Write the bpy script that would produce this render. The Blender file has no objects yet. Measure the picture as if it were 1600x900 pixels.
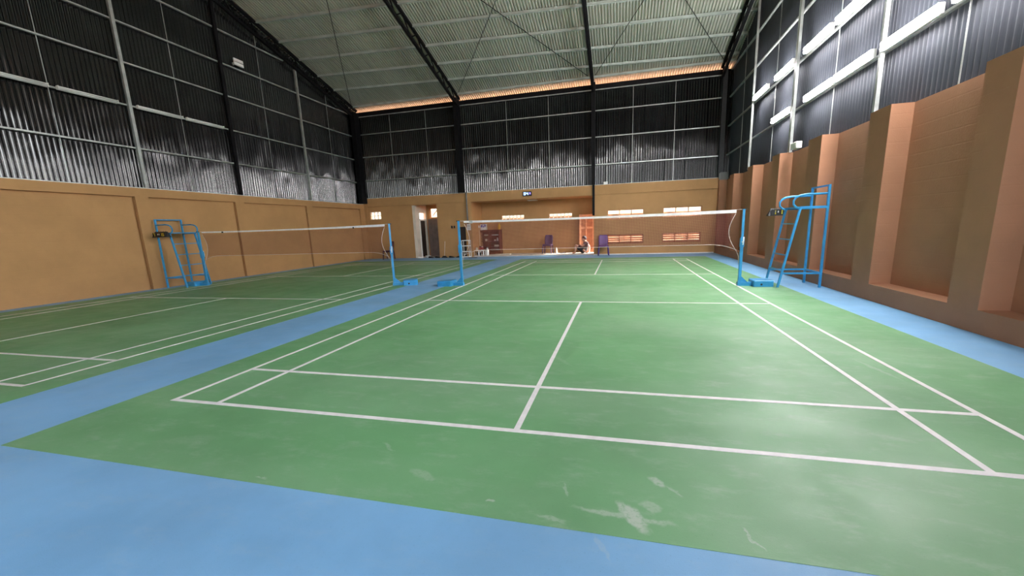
import bpy, math, random
from mathutils import Vector, Matrix
random.seed(7)
scn = bpy.context.scene
COL = scn.collection
PI = math.pi

# ------------------------------------------------------------------ camera
cam_d = bpy.data.cameras.new('camera')
cam = bpy.data.objects.new('camera', cam_d); COL.objects.link(cam)
YAW, PITCH, ROLL = -0.2487, 0.1876, -0.0360
cy, sy, cp, sp = math.cos(YAW), math.sin(YAW), math.cos(PITCH), math.sin(PITCH)
fwd = Vector((sy*cp, cy*cp, -sp)); rgt = Vector((cy, -sy, 0)); upv = rgt.cross(fwd)
r2 = rgt*math.cos(ROLL) + upv*math.sin(ROLL); u2 = -rgt*math.sin(ROLL) + upv*math.cos(ROLL)
M = Matrix.Identity(4)
for i in range(3):
    M[i][0], M[i][1], M[i][2] = r2[i], u2[i], -fwd[i]
M.translation = Vector((0.6697, -9.0806, 1.3508))
cam.matrix_world = M
cam_d.sensor_fit = 'HORIZONTAL'; cam_d.sensor_width = 36.0
cam_d.lens = 36*624.52/1600
cam_d.shift_x = -12.45/1600; cam_d.shift_y = 23.78/1600
cam_d.clip_end = 300
scn.camera = cam

# ------------------------------------------------------------------ light and exposure
EXPOSURE = 1.95
SKY = 0.68          # sky seen and let in through the openings
SUN = 3.4
TUBE = 44.0         # emission of the fluorescent tubes
scn.view_settings.view_transform = 'Standard'
scn.view_settings.look = 'None'
scn.view_settings.exposure = EXPOSURE
scn.view_settings.gamma = 1.0
scn.view_settings.use_curve_mapping = False
scn.cycles.use_denoising = True
scn.cycles.max_bounces = 10
scn.cycles.diffuse_bounces = 6
scn.cycles.transparent_max_bounces = 24
scn.cycles.sample_clamp_indirect = 6.0
world = bpy.data.worlds.new('sky'); scn.world = world
world.use_nodes = True
wn = world.node_tree
bg = wn.nodes['Background']
sky = wn.nodes.new('ShaderNodeTexSky'); sky.sky_type = 'NISHITA'; sky.sun_disc = False
sky.sun_elevation = math.radians(36); sky.sun_rotation = math.radians(80); sky.dust_density = 2.5
hz = wn.nodes.new('ShaderNodeHueSaturation'); hz.inputs['Saturation'].default_value = .35   # hazy sky
wn.links.new(sky.outputs[0], hz.inputs['Color']); wn.links.new(hz.outputs[0], bg.inputs[0]); bg.inputs[1].default_value = SKY
sun_d = bpy.data.lights.new('sun', 'SUN'); sun_d.energy = SUN; sun_d.angle = math.radians(0.6); sun_d.color = (1.0, 0.93, 0.84)
sun = bpy.data.objects.new('sun', sun_d); COL.objects.link(sun)
sd = Vector((math.cos(math.radians(36))*0.985, math.cos(math.radians(36))*0.17, math.sin(math.radians(36))))
sun.rotation_euler = sd.to_track_quat('Z', 'Y').to_euler(); sun.location = (20, 12, 15)

# ------------------------------------------------------------------ mesh helpers
class MB:
    """collects boxes, tubes and prisms, then links them as one mesh object"""
    def __init__(self): self.v, self.f, self.s = [], [], []
    def add(self, vs, fs, smooth=False):
        b = len(self.v); self.v += [tuple(p) for p in vs]
        self.f += [tuple(i+b for i in q) for q in fs]; self.s += [smooth]*len(fs)
        return self
    def box(self, x0, x1, y0, y1, z0, z1):
        vs = [(x, y, z) for z in (z0, z1) for y in (y0, y1) for x in (x0, x1)]
        return self.add(vs, [(0,2,3,1),(4,5,7,6),(0,1,5,4),(2,6,7,3),(0,4,6,2),(1,3,7,5)])
    def bbox(self, x0, x1, y0, y1, z0, z1, b=0.004):
        """box with a bevel on its vertical and top edges"""
        pts = [(x0+b,y0),(x1-b,y0),(x1,y0+b),(x1,y1-b),(x1-b,y1),(x0+b,y1),(x0,y1-b),(x0,y0+b)]
        cx, cyy = (x0+x1)/2, (y0+y1)/2
        sx = (x1-x0-2*b)/(x1-x0); sy_ = (y1-y0-2*b)/(y1-y0)
        rings = [[(x,y,z0) for x,y in pts], [(x,y,z1-b) for x,y in pts], [(cx+(x-cx)*sx, cyy+(y-cyy)*sy_, z1) for x,y in pts]]
        vs = sum(rings, []); fs = [tuple(reversed(range(8))), tuple(range(16,24))]
        for r in range(2):
            for i in range(8):
                j = (i+1) % 8; fs.append((r*8+i, r*8+j, r*8+8+j, r*8+8+i))
        return self.add(vs, fs)
    def obox(self, a, b, w, h, up=(0,0,1)):
        """bar of section w x h from a to b"""
        a, b = Vector(a), Vector(b); d = (b-a).normalized(); u = Vector(up)
        if abs(d.dot(u)) > .97: u = Vector((0,1,0))
        s = d.cross(u).normalized(); u = s.cross(d)
        vs = [p + s*i*w/2 + u*j*h/2 for p in (a, b) for i, j in ((-1,-1),(1,-1),(1,1),(-1,1))]
        return self.add(vs, [(0,1,2,3),(7,6,5,4),(0,4,5,1),(1,5,6,2),(2,6,7,3),(3,7,4,0)])
    def tube(self, pts, r, n=8, smooth=True):
        pts = [Vector(p) for p in pts]; rs = r if isinstance(r, (list, tuple)) else [r]*len(pts)
        vs, fs = [], []; prev = None
        for k, p in enumerate(pts):
            d = (pts[min(k+1, len(pts)-1)] - pts[max(k-1, 0)]).normalized()
            if prev is None:
                u = Vector((0,0,1)) if abs(d.z) < .9 else Vector((0,1,0))
                s = d.cross(u).normalized()
            else: s = (prev - d*prev.dot(d)).normalized()
            prev = s; t = d.cross(s)
            vs += [p + (s*math.cos(2*PI*i/n) + t*math.sin(2*PI*i/n))*rs[k] for i in range(n)]
        for k in range(len(pts)-1):
            for i in range(n):
                j = (i+1) % n; fs.append((k*n+i, k*n+j, k*n+n+j, k*n+n+i))
        fs.append(tuple(reversed(range(n)))); fs.append(tuple(range((len(pts)-1)*n, len(pts)*n)))
        return self.add(vs, fs, smooth)
    def lathe(self, prof, n=14, c=(0,0,0)):
        vs = [(c[0]+r*math.cos(2*PI*i/n), c[1]+r*math.sin(2*PI*i/n), c[2]+z) for r, z in prof for i in range(n)]
        fs = []
        for k in range(len(prof)-1):
            for i in range(n):
                j = (i+1) % n; fs.append((k*n+i, k*n+j, k*n+n+j, k*n+n+i))
        fs.append(tuple(reversed(range(n)))); fs.append(tuple(range((len(prof)-1)*n, len(prof)*n)))
        return self.add(vs, fs, True)
    def prism(self, pts, z0, z1):
        n = len(pts); vs = [(x,y,z0) for x,y in pts] + [(x,y,z1) for x,y in pts]
        return self.add(vs, [tuple(reversed(range(n))), tuple(range(n,2*n))] + [(i,(i+1)%n,n+(i+1)%n,n+i) for i in range(n)])
    def build(self, name, m, parent=None, loc=None):
        me = bpy.data.meshes.new(name); me.from_pydata(self.v, [], self.f); me.update()
        for p, s in zip(me.polygons, self.s): p.use_smooth = s
        if m: me.materials.append(m)
        o = bpy.data.objects.new(name, me); COL.objects.link(o)
        if parent: o.parent = parent
        if loc: o.location = loc
        return o

def empty(name, loc=(0,0,0), rz=0):
    o = bpy.data.objects.new(name, None); COL.objects.link(o)
    o.location = loc; o.rotation_euler = (0, 0, rz); o.empty_display_size = .1
    return o
def tag(o, label, cat, group=None):
    o['label'] = label; o['category'] = cat
    if group: o['group'] = group
    return o
def structure(o, label=None):
    o['kind'] = 'structure'
    if label: o['label'] = label
    return o
def kids(o): return [c for c in bpy.data.objects if c.parent == o]
def dup(o, loc=None, rz=None, parent=None):
    c = o.copy(); COL.objects.link(c)
    if parent: c.parent = parent
    if loc is not None: c.location = loc
    if rz is not None: c.rotation_euler = (0, 0, rz)
    for ch in kids(o): dup(ch, parent=c)
    return c

# ------------------------------------------------------------------ materials
class NT:
    def __init__(self, name):
        self.m = bpy.data.materials.new(name); self.m.use_nodes = True
        self.t = self.m.node_tree; self.b = self.t.nodes['Principled BSDF']
    def n(self, typ, **kw):
        x = self.t.nodes.new('ShaderNode'+typ)
        for k, v in kw.items(): setattr(x, k, v)
        return x
    def l(self, a, b): self.t.links.new(a, b)
    def coord(self, scale=(1,1,1)):
        tc = self.n('TexCoord'); mp = self.n('Mapping'); mp.inputs['Scale'].default_value = scale
        self.l(tc.outputs['Object'], mp.inputs[0]); return mp.outputs[0]
    def noise(self, vec, scale, detail=4, rough=.55):
        x = self.n('TexNoise'); x.inputs['Scale'].default_value = scale
        x.inputs['Detail'].default_value = detail; x.inputs['Roughness'].default_value = rough
        self.l(vec, x.inputs['Vector']); return x.outputs['Fac']
    def remap(self, f, a, b, c=0, d=1):
        x = self.n('MapRange'); x.interpolation_type = 'SMOOTHSTEP'
        for i, v in enumerate((a, b, c, d)): x.inputs[i+1].default_value = v
        self.l(f, x.inputs[0]); return x.outputs[0]
    def math(self, op, a, b):
        x = self.n('Math', operation=op)
        for i, v in enumerate((a, b)):
            if isinstance(v, (int, float)): x.inputs[i].default_value = v
            else: self.l(v, x.inputs[i])
        return x.outputs[0]
    def mix(self, f, a, b, blend='MIX'):
        x = self.n('MixRGB', blend_type=blend)
        for i, v in enumerate((f, a, b)):
            if isinstance(v, (int, float)): x.inputs[i].default_value = v
            elif isinstance(v, tuple): x.inputs[i].default_value = (*v, 1)
            else: self.l(v, x.inputs[i])
        return x.outputs[0]
    def bump(self, h, dist=.01, strength=.4):
        x = self.n('Bump'); x.inputs['Distance'].default_value = dist; x.inputs['Strength'].default_value = strength
        self.l(h, x.inputs['Height']); self.l(x.outputs[0], self.b.inputs['Normal'])
    def set(self, color=None, rough=None, metal=None, spec=None):
        if color is not None:
            if isinstance(color, tuple): self.b.inputs['Base Color'].default_value = (*color, 1)
            else: self.l(color, self.b.inputs['Base Color'])
        if rough is not None:
            if isinstance(rough, (int, float)): self.b.inputs['Roughness'].default_value = rough
            else: self.l(rough, self.b.inputs['Roughness'])
        if metal is not None: self.b.inputs['Metallic'].default_value = metal
        if spec is not None: self.b.inputs['Specular IOR Level'].default_value = spec
        return self.m

def plain(name, c, rough=.5, metal=0, var=.12, scale=6, spec=.5, bump=0):
    t = NT(name); v = t.coord(); f = t.noise(v, scale)
    dark = tuple(x*(1-var) for x in c); lite = tuple(min(1, x*(1+var)) for x in c)
    if bump: t.bump(t.noise(v, scale*12), .003, bump)
    return t.set(t.mix(t.remap(f, .3, .7), dark, lite), rough, metal, spec)

def scuffs(t, col, base_amt=1.0):
    """dusty shuttle and shoe scuffs that lie on the painted concrete"""
    v = t.coord(); acc = None
    S = [(.70,-7.365,.27,.022,-.06,.5),(.74,-7.36,.13,.04,-1.0,.75),(.875,-7.07,.06,.032,-.7,.6),(.95,-7.13,.05,.012,-.75,.35),
         (.82,-7.275,.06,.04,-.5,.4),(.37,-7.455,.09,.016,-.2,.4),(1.235,-7.40,.09,.008,-1.1,.45),(.61,-7.57,.09,.014,-1.05,.4),
         (.05,-7.375,.025,.012,-.2,.6),(.405,-7.23,.07,.01,-1.3,.35),(-.40,-7.245,.12,.03,-.35,.3),(-1.30,-7.45,.05,.012,0,.45),
         (-.75,-7.02,.09,.01,-.5,.25),(2.89,-5.05,.3,.02,-1.4,.25),(-.6,-6.01,.2,.05,-.2,.16),(1.35,-4.12,.3,.07,-.4,.12),
         (-2.2,-7.2,.25,.06,.3,.12),(.1,-5.2,.25,.03,-.9,.14),(1.9,-6.9,.25,.03,-.6,.16),(-1.9,-5.6,.3,.03,.9,.14)]
    brk = t.noise(t.coord((1,1,1)), 38, 5, .7)
    wob = t.n('TexNoise'); wob.inputs['Scale'].default_value = 16; wob.inputs['Detail'].default_value = 3; t.l(v, wob.inputs['Vector'])
    off = t.n('VectorMath', operation='MULTIPLY_ADD'); t.l(wob.outputs['Color'], off.inputs[0]); off.inputs[1].default_value = (.075,.075,0); t.l(v, off.inputs[2])
    ctr = t.n('VectorMath', operation='SUBTRACT'); t.l(off.outputs[0], ctr.inputs[0]); ctr.inputs[1].default_value = (.0375,.0375,0)
    for x, y, a, b, r, s in S:
        mp = t.n('Mapping', vector_type='TEXTURE')
        mp.inputs['Location'].default_value = (x, y, 0); mp.inputs['Rotation'].default_value = (0, 0, r)
        mp.inputs['Scale'].default_value = (a, b*1.2, 1); t.l(ctr.outputs[0], mp.inputs[0])
        ln = t.n('VectorMath', operation='LENGTH'); t.l(mp.outputs[0], ln.inputs[0])
        m = t.remap(ln.outputs['Value'], 1.15, .5, 0, s*base_amt)
        acc = m if acc is None else t.math('MAXIMUM', acc, m)
    acc = t.math('MULTIPLY', acc, t.remap(brk, .28, .55, .4, 1.0))
    # faint dust all over, drawn out in streaks
    d1 = t.remap(t.noise(t.coord((1.0,2.2,1)), 3.2, 8, .72), .48, .80, 0, .24*base_amt)
    d2 = t.remap(t.noise(t.coord((.35,1.0,1)), .55, 4, .6), .38, .7, 0, .15*base_amt)
    return t.mix(t.math('MAXIMUM', acc, t.math('ADD', d1, d2)), col, (.52,.57,.50))

def floor_mat(name, c, amt=1.0, rough=.50):
    t = NT(name); v = t.coord()
    f = t.remap(t.noise(v, .8, 6, .6), .3, .7)
    col = t.mix(f, tuple(x*.90 for x in c), tuple(x*1.10 for x in c))
    spk = t.remap(t.noise(v, 90, 2), .62, .75, 0, .22)
    col = t.mix(spk, col, tuple(x*.55 for x in c))
    col = scuffs(t, col, amt)
    t.bump(t.noise(v, 160, 3), .002, .25)
    return t.set(col, t.remap(t.noise(v, 2.5, 5), .3, .7, rough-.05, rough+.08), 0, .34)

M = {}
M['green'] = floor_mat('green_court_paint', (.140,.340,.150))
M['blue_floor'] = floor_mat('blue_floor_paint', (.19,.41,.66), .55)
M['line'] = plain('white_line_paint', (.80,.765,.76), .55, var=.06, scale=14)
M['blue'] = plain('blue_enamel', (.035,.28,.56), .35, var=.1, scale=9)
M['black_steel'] = plain('black_steel', (.006,.006,.007), .6, var=.3, spec=.15)
M['galv'] = plain('galvanized_steel', (.46,.49,.47), .42, .55, var=.15, scale=5)
M['purlin'] = plain('pale_green_zinc', (.43,.50,.46), .5, .15, var=.12, scale=3)
M['white'] = plain('white_plastic', (.80,.80,.78), .4, var=.05)
M['white_metal'] = plain('white_enamel_metal', (.78,.78,.75), .45, var=.06)
M['cream'] = plain('cream_plaster', (.70,.62,.52), .8, var=.08, scale=3)
M['black'] = plain('black_plastic', (.012,.012,.013), .45, var=.2)
M['dark_wood'] = plain('dark_varnished_wood', (.14,.045,.022), .4, var=.3, scale=4)
M['wood'] = plain('orange_varnished_wood', (.56,.29,.16), .45, var=.18, scale=5)
M['wood_panel'] = plain('brown_wood_panel', (.32,.13,.055), .5, var=.2, scale=5)
M['yellow'] = plain('yellow_paint', (.80,.62,.03), .5, var=.06)
M['yellow_plastic'] = plain('yellow_bottle_plastic', (.75,.42,.04), .4, var=.06)
M['purple'] = plain('purple_plastic', (.085,.035,.22), .35, var=.12)
M['grey_purple'] = plain('faded_purple_plastic', (.085,.06,.13), .35, var=.15)
M['maroon'] = plain('dark_maroon_plastic', (.07,.018,.035), .4, var=.15)
M['red'] = plain('red_plastic', (.32,.03,.02), .4, var=.1)
M['blue_print'] = plain('blue_carton_print', (.10,.12,.38), .6, var=.2, scale=20)
M['door_grey'] = plain('weathered_grey_door', (.20,.155,.135), .6, .1, var=.18, scale=3)
M['dark_door'] = plain('dark_brown_door', (.03,.016,.011), .6, var=.2)
M['net_thread'] = plain('maroon_net_thread', (.17,.030,.032), .8, var=.1)
M['cord'] = plain('pale_net_cord', (.72,.62,.55), .7, var=.05)
M['terracotta'] = plain('terracotta_yard', (.44,.175,.095), .9, var=.15, scale=2)
M['pale_concrete'] = plain('pale_concrete', (.55,.47,.40), .7, var=.12, scale=5)
M['grey_box'] = plain('grey_speaker_plastic', (.16,.16,.16), .6, var=.1)
M['skin'] = plain('skin', (.52,.27,.18), .55, var=.06)
M['shirt'] = plain('grey_cotton', (.10,.08,.075), .9, var=.15, scale=20)
M['shorts'] = plain('black_cotton', (.012,.010,.012), .9, var=.2)
M['hair'] = plain('black_hair', (.010,.008,.008), .6, var=.2, scale=40)

def brown_wall(name, c):
    t = NT(name); v = t.coord()
    f = t.remap(t.noise(v, 1.3, 6, .6), .3, .7)
    col = t.mix(f, tuple(x*.93 for x in c), tuple(x*1.07 for x in c))
    st = t.remap(t.noise(t.coord((3,3,.7)), 1.6, 6, .65), .55, .8, 0, .18)
    col = t.mix(st, col, tuple(x*.72 for x in c))
    # courses of painted block work just telegraph through the paint
    sx = t.n('SeparateXYZ'); t.l(v, sx.inputs[0])
    w = t.math('FRACT', t.math('MULTIPLY', sx.outputs[2], 5.0), 0)
    j = t.remap(t.math('ABSOLUTE', t.math('SUBTRACT', w, .5), 0), .43, .5, 0, 1)
    h = t.math('ADD', t.math('MULTIPLY', j, -.5), t.math('MULTIPLY', t.noise(v, 45, 4), .8))
    t.bump(h, .004, .35)
    return t.set(col, .75, 0, .3)
M['brown'] = brown_wall('ochre_brown_wall_paint', (.47,.262,.112))
M['brown_right'] = brown_wall('terracotta_brown_wall_paint', (.37,.180,.100))

def sheet_mat(name, c, rough, metal, var):
    t = NT(name); v = t.coord()
    oi = t.n('ObjectInfo')
    f = t.noise(t.coord((6,6,.35)), 1.4, 5, .6)
    a = t.math('ADD', t.math('MULTIPLY', oi.outputs['Random'], .5), t.math('MULTIPLY', f, .5))
    col = t.mix(t.remap(a, .15, .85), tuple(x*(1-var) for x in c), tuple(x*(1+var) for x in c))
    if var > .3: t.bump(t.noise(t.coord((1.6,1.6,1.0)), 1.2, 1, .4), .035, 1.0)
    return t.set(col, t.remap(f, .3, .7, rough-.04, rough+.05), metal, .75 if var > .3 else .3)
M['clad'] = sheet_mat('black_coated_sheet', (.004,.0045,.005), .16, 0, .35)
M['clad_right'] = sheet_mat('flare_hazed_black_sheet', (.045,.050,.062), .55, 0, .2)  # same black sheet, with lamp flare haze painted in as blue-grey
M['roof'] = sheet_mat('zinc_roof_sheet', (.52,.56,.485), .42, .35, .08)
M['clad_front'] = plain('dark_coated_sheet_front', (.03,.032,.034), .5, .5)

def glass_mat(name, tint=(1,1,1), refl=.07):
    m = bpy.data.materials.new(name); m.use_nodes = True; t = m.node_tree; t.nodes.clear()
    o = t.nodes.new('ShaderNodeOutputMaterial'); tr = t.nodes.new('ShaderNodeBsdfTransparent'); gl = t.nodes.new('ShaderNodeBsdfGlossy')
    tr.inputs[0].default_value = (*tint, 1); gl.inputs['Roughness'].default_value = .04
    nz = t.nodes.new('ShaderNodeTexNoise'); nz.inputs['Scale'].default_value = 3
    mr = t.nodes.new('ShaderNodeMapRange'); mr.inputs[3].default_value = refl*.8; mr.inputs[4].default_value = refl*1.2
    mx = t.nodes.new('ShaderNodeMixShader')
    t.links.new(nz.outputs['Fac'], mr.inputs[0]); t.links.new(mr.outputs[0], mx.inputs[0])
    t.links.new(tr.outputs[0], mx.inputs[1]); t.links.new(gl.outputs[0], mx.inputs[2]); t.links.new(mx.outputs[0], o.inputs[0])
    return m
M['glass'] = glass_mat('window_glass')
M['frosted'] = glass_mat('dusty_window_glass', (.62,.55,.48), .05)
def emit(name, c, s):
    m = bpy.data.materials.new(name); m.use_nodes = True; b = m.node_tree.nodes['Principled BSDF']
    b.inputs['Base Color'].default_value = (*c, 1)
    b.inputs['Emission Color'].default_value = (*c, 1); b.inputs['Emission Strength'].default_value = s
    return m
M['tube'] = emit('lit_fluorescent_tube', (1.0, .97, .98), TUBE)
M['led_blue'] = emit('blue_white_led', (.55,.78,1.0), .42)
M['led_violet'] = emit('violet_led', (.62,.5,1.0), .2)
M['tube_off'] = plain('unlit_milky_tube', (.78,.82,.80), .3, var=.03)

# ------------------------------------------------------------------ dimensions of the hall
XL, XR = -12.1, 4.55          # faces of the left and right masonry walls
YB, YF = 9.5, -13.6           # face of the back wall, front wall
ZW = 2.77                     # top of the low side walls
S = .29
YR = -2.0                     # ridge
def zroof(y): return 7.34 + S*(9.5-y) if y >= YR else 7.34 + S*(9.5-YR) - S*(YR-y)

# ------------------------------------------------------------------ floor and court paint
mb = MB(); mb.box(-12.5, 5.2, -14.2, 9.72, -.2, 0)
floor = structure(mb.build('floor', M['blue_floor']))
def court(x0, x1, y0, y1):
    mb = MB(); mb.box(x0, x1, y0, y1, -.01, .002); return mb.build('court_surface', M['green'], floor)
court(-3.46, 3.86, -7.5, 7.72)
court(-11.66, -4.56, -7.5, 7.72)
def line(x0, x1, y0, y1, z=.0045):
    mb = MB(); mb.box(x0, x1, y0, y1, .001, z); return mb.build('court_line', M['line'], floor)
for cx in (0, -8.0):
    w = .04
    for s in (-1, 1):
        line(cx+s*3.03-.02, cx+s*3.03+.02, -6.7, 6.7); line(cx+s*2.57-.02, cx+s*2.57+.02, -6.7, 6.7)
        line(cx-3.05, cx+3.05, s*6.68-.02, s*6.68+.02, .0048); line(cx-3.05, cx+3.05, s*5.92-.02, s*5.92+.02, .0048)
        line(cx-3.05, cx+3.05, s*2.0-.02, s*2.0+.02, .0048)
        line(cx-.02, cx+.02, *(sorted((s*2.0, s*6.68))))

# ------------------------------------------------------------------ masonry
def holes_wall(mb, x0, x1, z0, z1, y0, y1, holes):
    xs = sorted({x0, x1, *[h[0] for h in holes], *[h[1] for h in holes]})
    for a, b in zip(xs, xs[1:]):
        hs = sorted([h for h in holes if h[0] <= a+1e-6 and h[1] >= b-1e-6], key=lambda h: h[2])
        z = z0
        for h in hs:
            if h[2] > z+1e-6: mb.box(a, b, y0, y1, z, h[2])
            z = h[3]
        if z < z1-1e-6: mb.box(a, b, y0, y1, z, z1)

# left wall: panels between proud columns and a proud ring beam
LCOL = [-10.6, -7.1, -3.75, -.55, 2.42, 5.68, 9.28]
mb = MB(); mb.box(-12.32, XL-.10, YF, 9.72, 0, 2.54); mb.box(-12.32, XL, YF, 9.72, 2.54, ZW)
prev = YF
for y in LCOL + [9.9]:       # panel, open joint on its far side, column; an open joint under the beam as well
    mb.box(XL-.10, XL, prev, min(y-.27, 9.7), 0, 2.485)
    if y < 9.5: mb.box(XL-.10, XL, y-.175, y+.15, 0, 2.54); prev = y+.15
wall_left = structure(mb.build('wall_left', M['brown']))
mb = MB(); mb.box(-12.2, XL-.002, YF, 9.5, ZW, ZW+.018); mb.build('flashing', M['white_metal'], wall_left)

# right wall: sill course, deep niches between pilasters, all open at the top
NI = [(far-1.62, far) for far in (-7.86,-5.72,-3.62,-1.56,.58,2.79,4.93,7.08,9.25)]
mb = MB(); mb.box(4.84, 5.06, YF, 9.72, 0, 2.95); mb.box(XR, 4.84, YF, 9.5, 0, .26)
prev = YF
for a, b in NI:
    mb.box(XR, 4.84, prev, a, .26, 2.95); prev = b
mb.box(XR, 4.84, prev, 9.5, .26, 2.95)
wall_right = structure(mb.build('wall_right', M['brown_right']))

# back wall with its openings
HB = [(-11.83,-11.2,2.0,2.39), (-9.3,-8.1,0,2.6), (-7.0,-6.64,0,1.47), (-6.3,-.5,0,2.62),
      (.1,1.65,.47,.88), (.1,1.65,1.55,1.96), (2.44,3.99,.48,.89), (2.44,3.99,1.55,1.97)]
mb = MB()
holes_wall(mb, -12.32, 5.06, 0, 2.64, YB, 9.7, HB)
mb.box(-12.32, 5.06, YB-.05, 9.7, 2.64, 3.05)
mb.box(-12.1, -11.95, 9.46, 9.5, 0, 2.64)
# recess: side walls, back wall, ceiling
mb.box(-6.45, -6.3, 9.7, 11.15, 0, 2.64)
holes_wall(mb, -6.3, -.35, 0, 2.64, 11.0, 11.15, [(-5.22,-4.05,1.72,1.97), (-2.77,-1.63,1.72,1.96)])
mb.box(-.5, -.35, 9.7, 9.82, 0, 2.64); mb.box(-.5, -.35, 10.72, 11.0, 0, 2.64); mb.box(-.5, -.35, 9.82, 10.72, 1.9, 2.64)
mb.box(-6.45, -.35, 9.7, 11.15, 2.64, 2.8)
wall_back = structure(mb.build('wall_back', M['brown']))
mb = MB(); mb.box(-12.1, 4.55, YB-.048, YB+.08, 3.05, 3.066); mb.build('flashing', M['white_metal'], wall_back)
mb = MB(); mb.box(-9.42, -6.45, 9.72, 10.95, -.2, 0); mb.build('vestibule_floor', M['pale_concrete'], wall_back)
mb = MB(); mb.box(-6.3, -.5, 9.55, 11.0, .0, .05); mb.build('recess_floor', M['pale_concrete'], wall_back)
mb = MB(); mb.box(-.5, 4.5, 9.40, 9.5, 0, .035); structure(mb.build('baseboard_back', M['white_metal']))

# vestibule behind the left doorway: pale side wall with a dark door, grey door with a bright transom
mb = MB()
mb.box(-9.42, -9.3, 9.7, 9.98, 0, 2.7); mb.box(-9.42, -9.3, 10.62, 10.95, 0, 2.7)
mb.box(-9.42, -9.3, 9.98, 10.62, 2.25, 2.7); mb.box(-9.42, -9.3, 9.98, 10.62, 1.86, 1.93)
mb.box(-9.42, -9.275, 9.49, 9.72, 0, 2.6)
wv = structure(mb.build('wall_vestibule', M['cream']))
mb = MB(); mb.box(-8.1, -7.95, 9.7, 10.95, 0, 2.7); mb.box(-9.42, -7.95, 9.7, 10.95, 2.7, 2.8)
holes_wall(mb, -9.3, -8.1, 0, 2.7, 10.8, 10.95, [(-9.28,-8.12,0,1.95), (-9.12,-8.15,2.0,2.5)])
mb.build('inner_wall', M['brown'], wv)
d1 = structure(empty('door_1', (-8.6, 10.84, 0)))
mb = MB(); mb.box(-.67, .47, 0, .04, 0, 1.95); mb.build('door_leaf', M['door_grey'], d1)
for i in range(6):
    mb = MB(); mb.box(-.65+i*.185, -.65+i*.185+.165, -.012, 0, .04, 1.9); mb.build('plank', M['door_grey'], d1)
d2 = structure(empty('door_2', (-9.38, 10.3, 0)))
mb = MB(); mb.box(-.02, .02, -.32, .32, .01, 1.86); mb.build('door_leaf', M['dark_door'], d2)
mb = MB()
for s in (-1, 1): mb.box(.075, .115, s*.36-.04, s*.36+.04, 0, 1.95)
mb.box(.075, .115, -.4, .4, 1.87, 1.95); mb.build('door_frame', M['white_metal'], d2)
d3 = structure(empty('door_3', (-6.82, 9.6, 0)))
mb = MB(); mb.box(-.18, .18, 0, .04, .005, 1.47); mb.build('door_leaf', M['dark_door'], d3)
w = structure(empty('window_7', (-8.635, 10.86, 2.0)))
mb = MB(); mb.box(-.48, .48, 0, .05, 0, .03); mb.box(-.48, .48, 0, .05, .47, .5); mb.box(-.48, -.45, 0, .05, .03, .47); mb.box(.45, .48, 0, .05, .03, .47)
mb.obox((-.35, .03, .12), (-.05, .03, .45), .03, .03, (0,1,0)); mb.build('window_frame', M['wood'], w)
mb = MB(); mb.box(-.45, .45, .02, .026, .03, .47); mb.build('pane', M['frosted'], w)

# ------------------------------------------------------------------ windows
def grid_window(n, x0, x1, z0, z1, y, nx, nz, fm, t=.03):
    w = structure(empty('window_%d' % n, ((x0+x1)/2, y, z0)))
    hw, h = (x1-x0)/2, z1-z0
    mb = MB()
    for i in range(nx+1):
        x = -hw + (2*hw-t)*i/nx; mb.box(x, x+t, 0, .06, 0, h)
    for k in range(nz+1):
        z = (h-t)*k/nz; mb.box(-hw, hw, .005, .055, z, z+t)
    mb.build('window_frame', fm, w)
    cw, ch = (2*hw-t)/nx, (h-t)/nz
    for i in range(nx):
        for k in range(nz):
            p = MB(); p.box(-hw+cw*i+t, -hw+cw*(i+1), .026, .032, ch*k+t, ch*(k+1)); p.build('pane', M['frosted'], w)
    return w
grid_window(1, -11.83, -11.2, 2.0, 2.39, 9.56, 3, 2, M['white_metal'], .022)
grid_window(2, .1, 1.65, 1.55, 1.96, 9.58, 3, 1, M['wood'], .03)
grid_window(3, 2.44, 3.99, 1.55, 1.97, 9.58, 3, 1, M['wood'], .03)
grid_window(4, -5.22, -4.05, 1.72, 1.97, 11.04, 6, 2, M['white_metal'], .016)
grid_window(5, -2.77, -1.63, 1.72, 1.96, 11.04, 6, 2, M['white_metal'], .016)
def louvre_window(n, x0, x1, z0, z1):
    w = structure(empty('window_%d' % n, ((x0+x1)/2, 9.56, z0))); hw, h = (x1-x0)/2, z1-z0
    mb = MB()
    for i in range(4):
        x = -hw + (2*hw-.04)*i/3; mb.box(x, x+.04, 0, .09, 0, h)
    mb.box(-hw, hw, 0, .09, 0, .025); mb.box(-hw, hw, 0, .09, h-.025, h); mb.build('window_frame', M['wood_panel'], w)
    sl = None
    for i in range(3):
        for k in range(4):
            x = -hw + (2*hw-.04)*i/3 + .04; wd = (2*hw-.04)/3 - .04; z = .062 + k*.094
            if sl is None:
                p = MB(); p.obox((0,0,0), (wd,0,0), .085, .012, (0,.80,.6)); sl = p.build('slat', M['wood'], w, (x, .045, z))
            else:
                o = sl.copy(); COL.objects.link(o); o.location = (x, .045, z)
louvre_window(8, .1, 1.65, .47, .88)
louvre_window(9, 2.44, 3.99, .48, .89)

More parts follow.
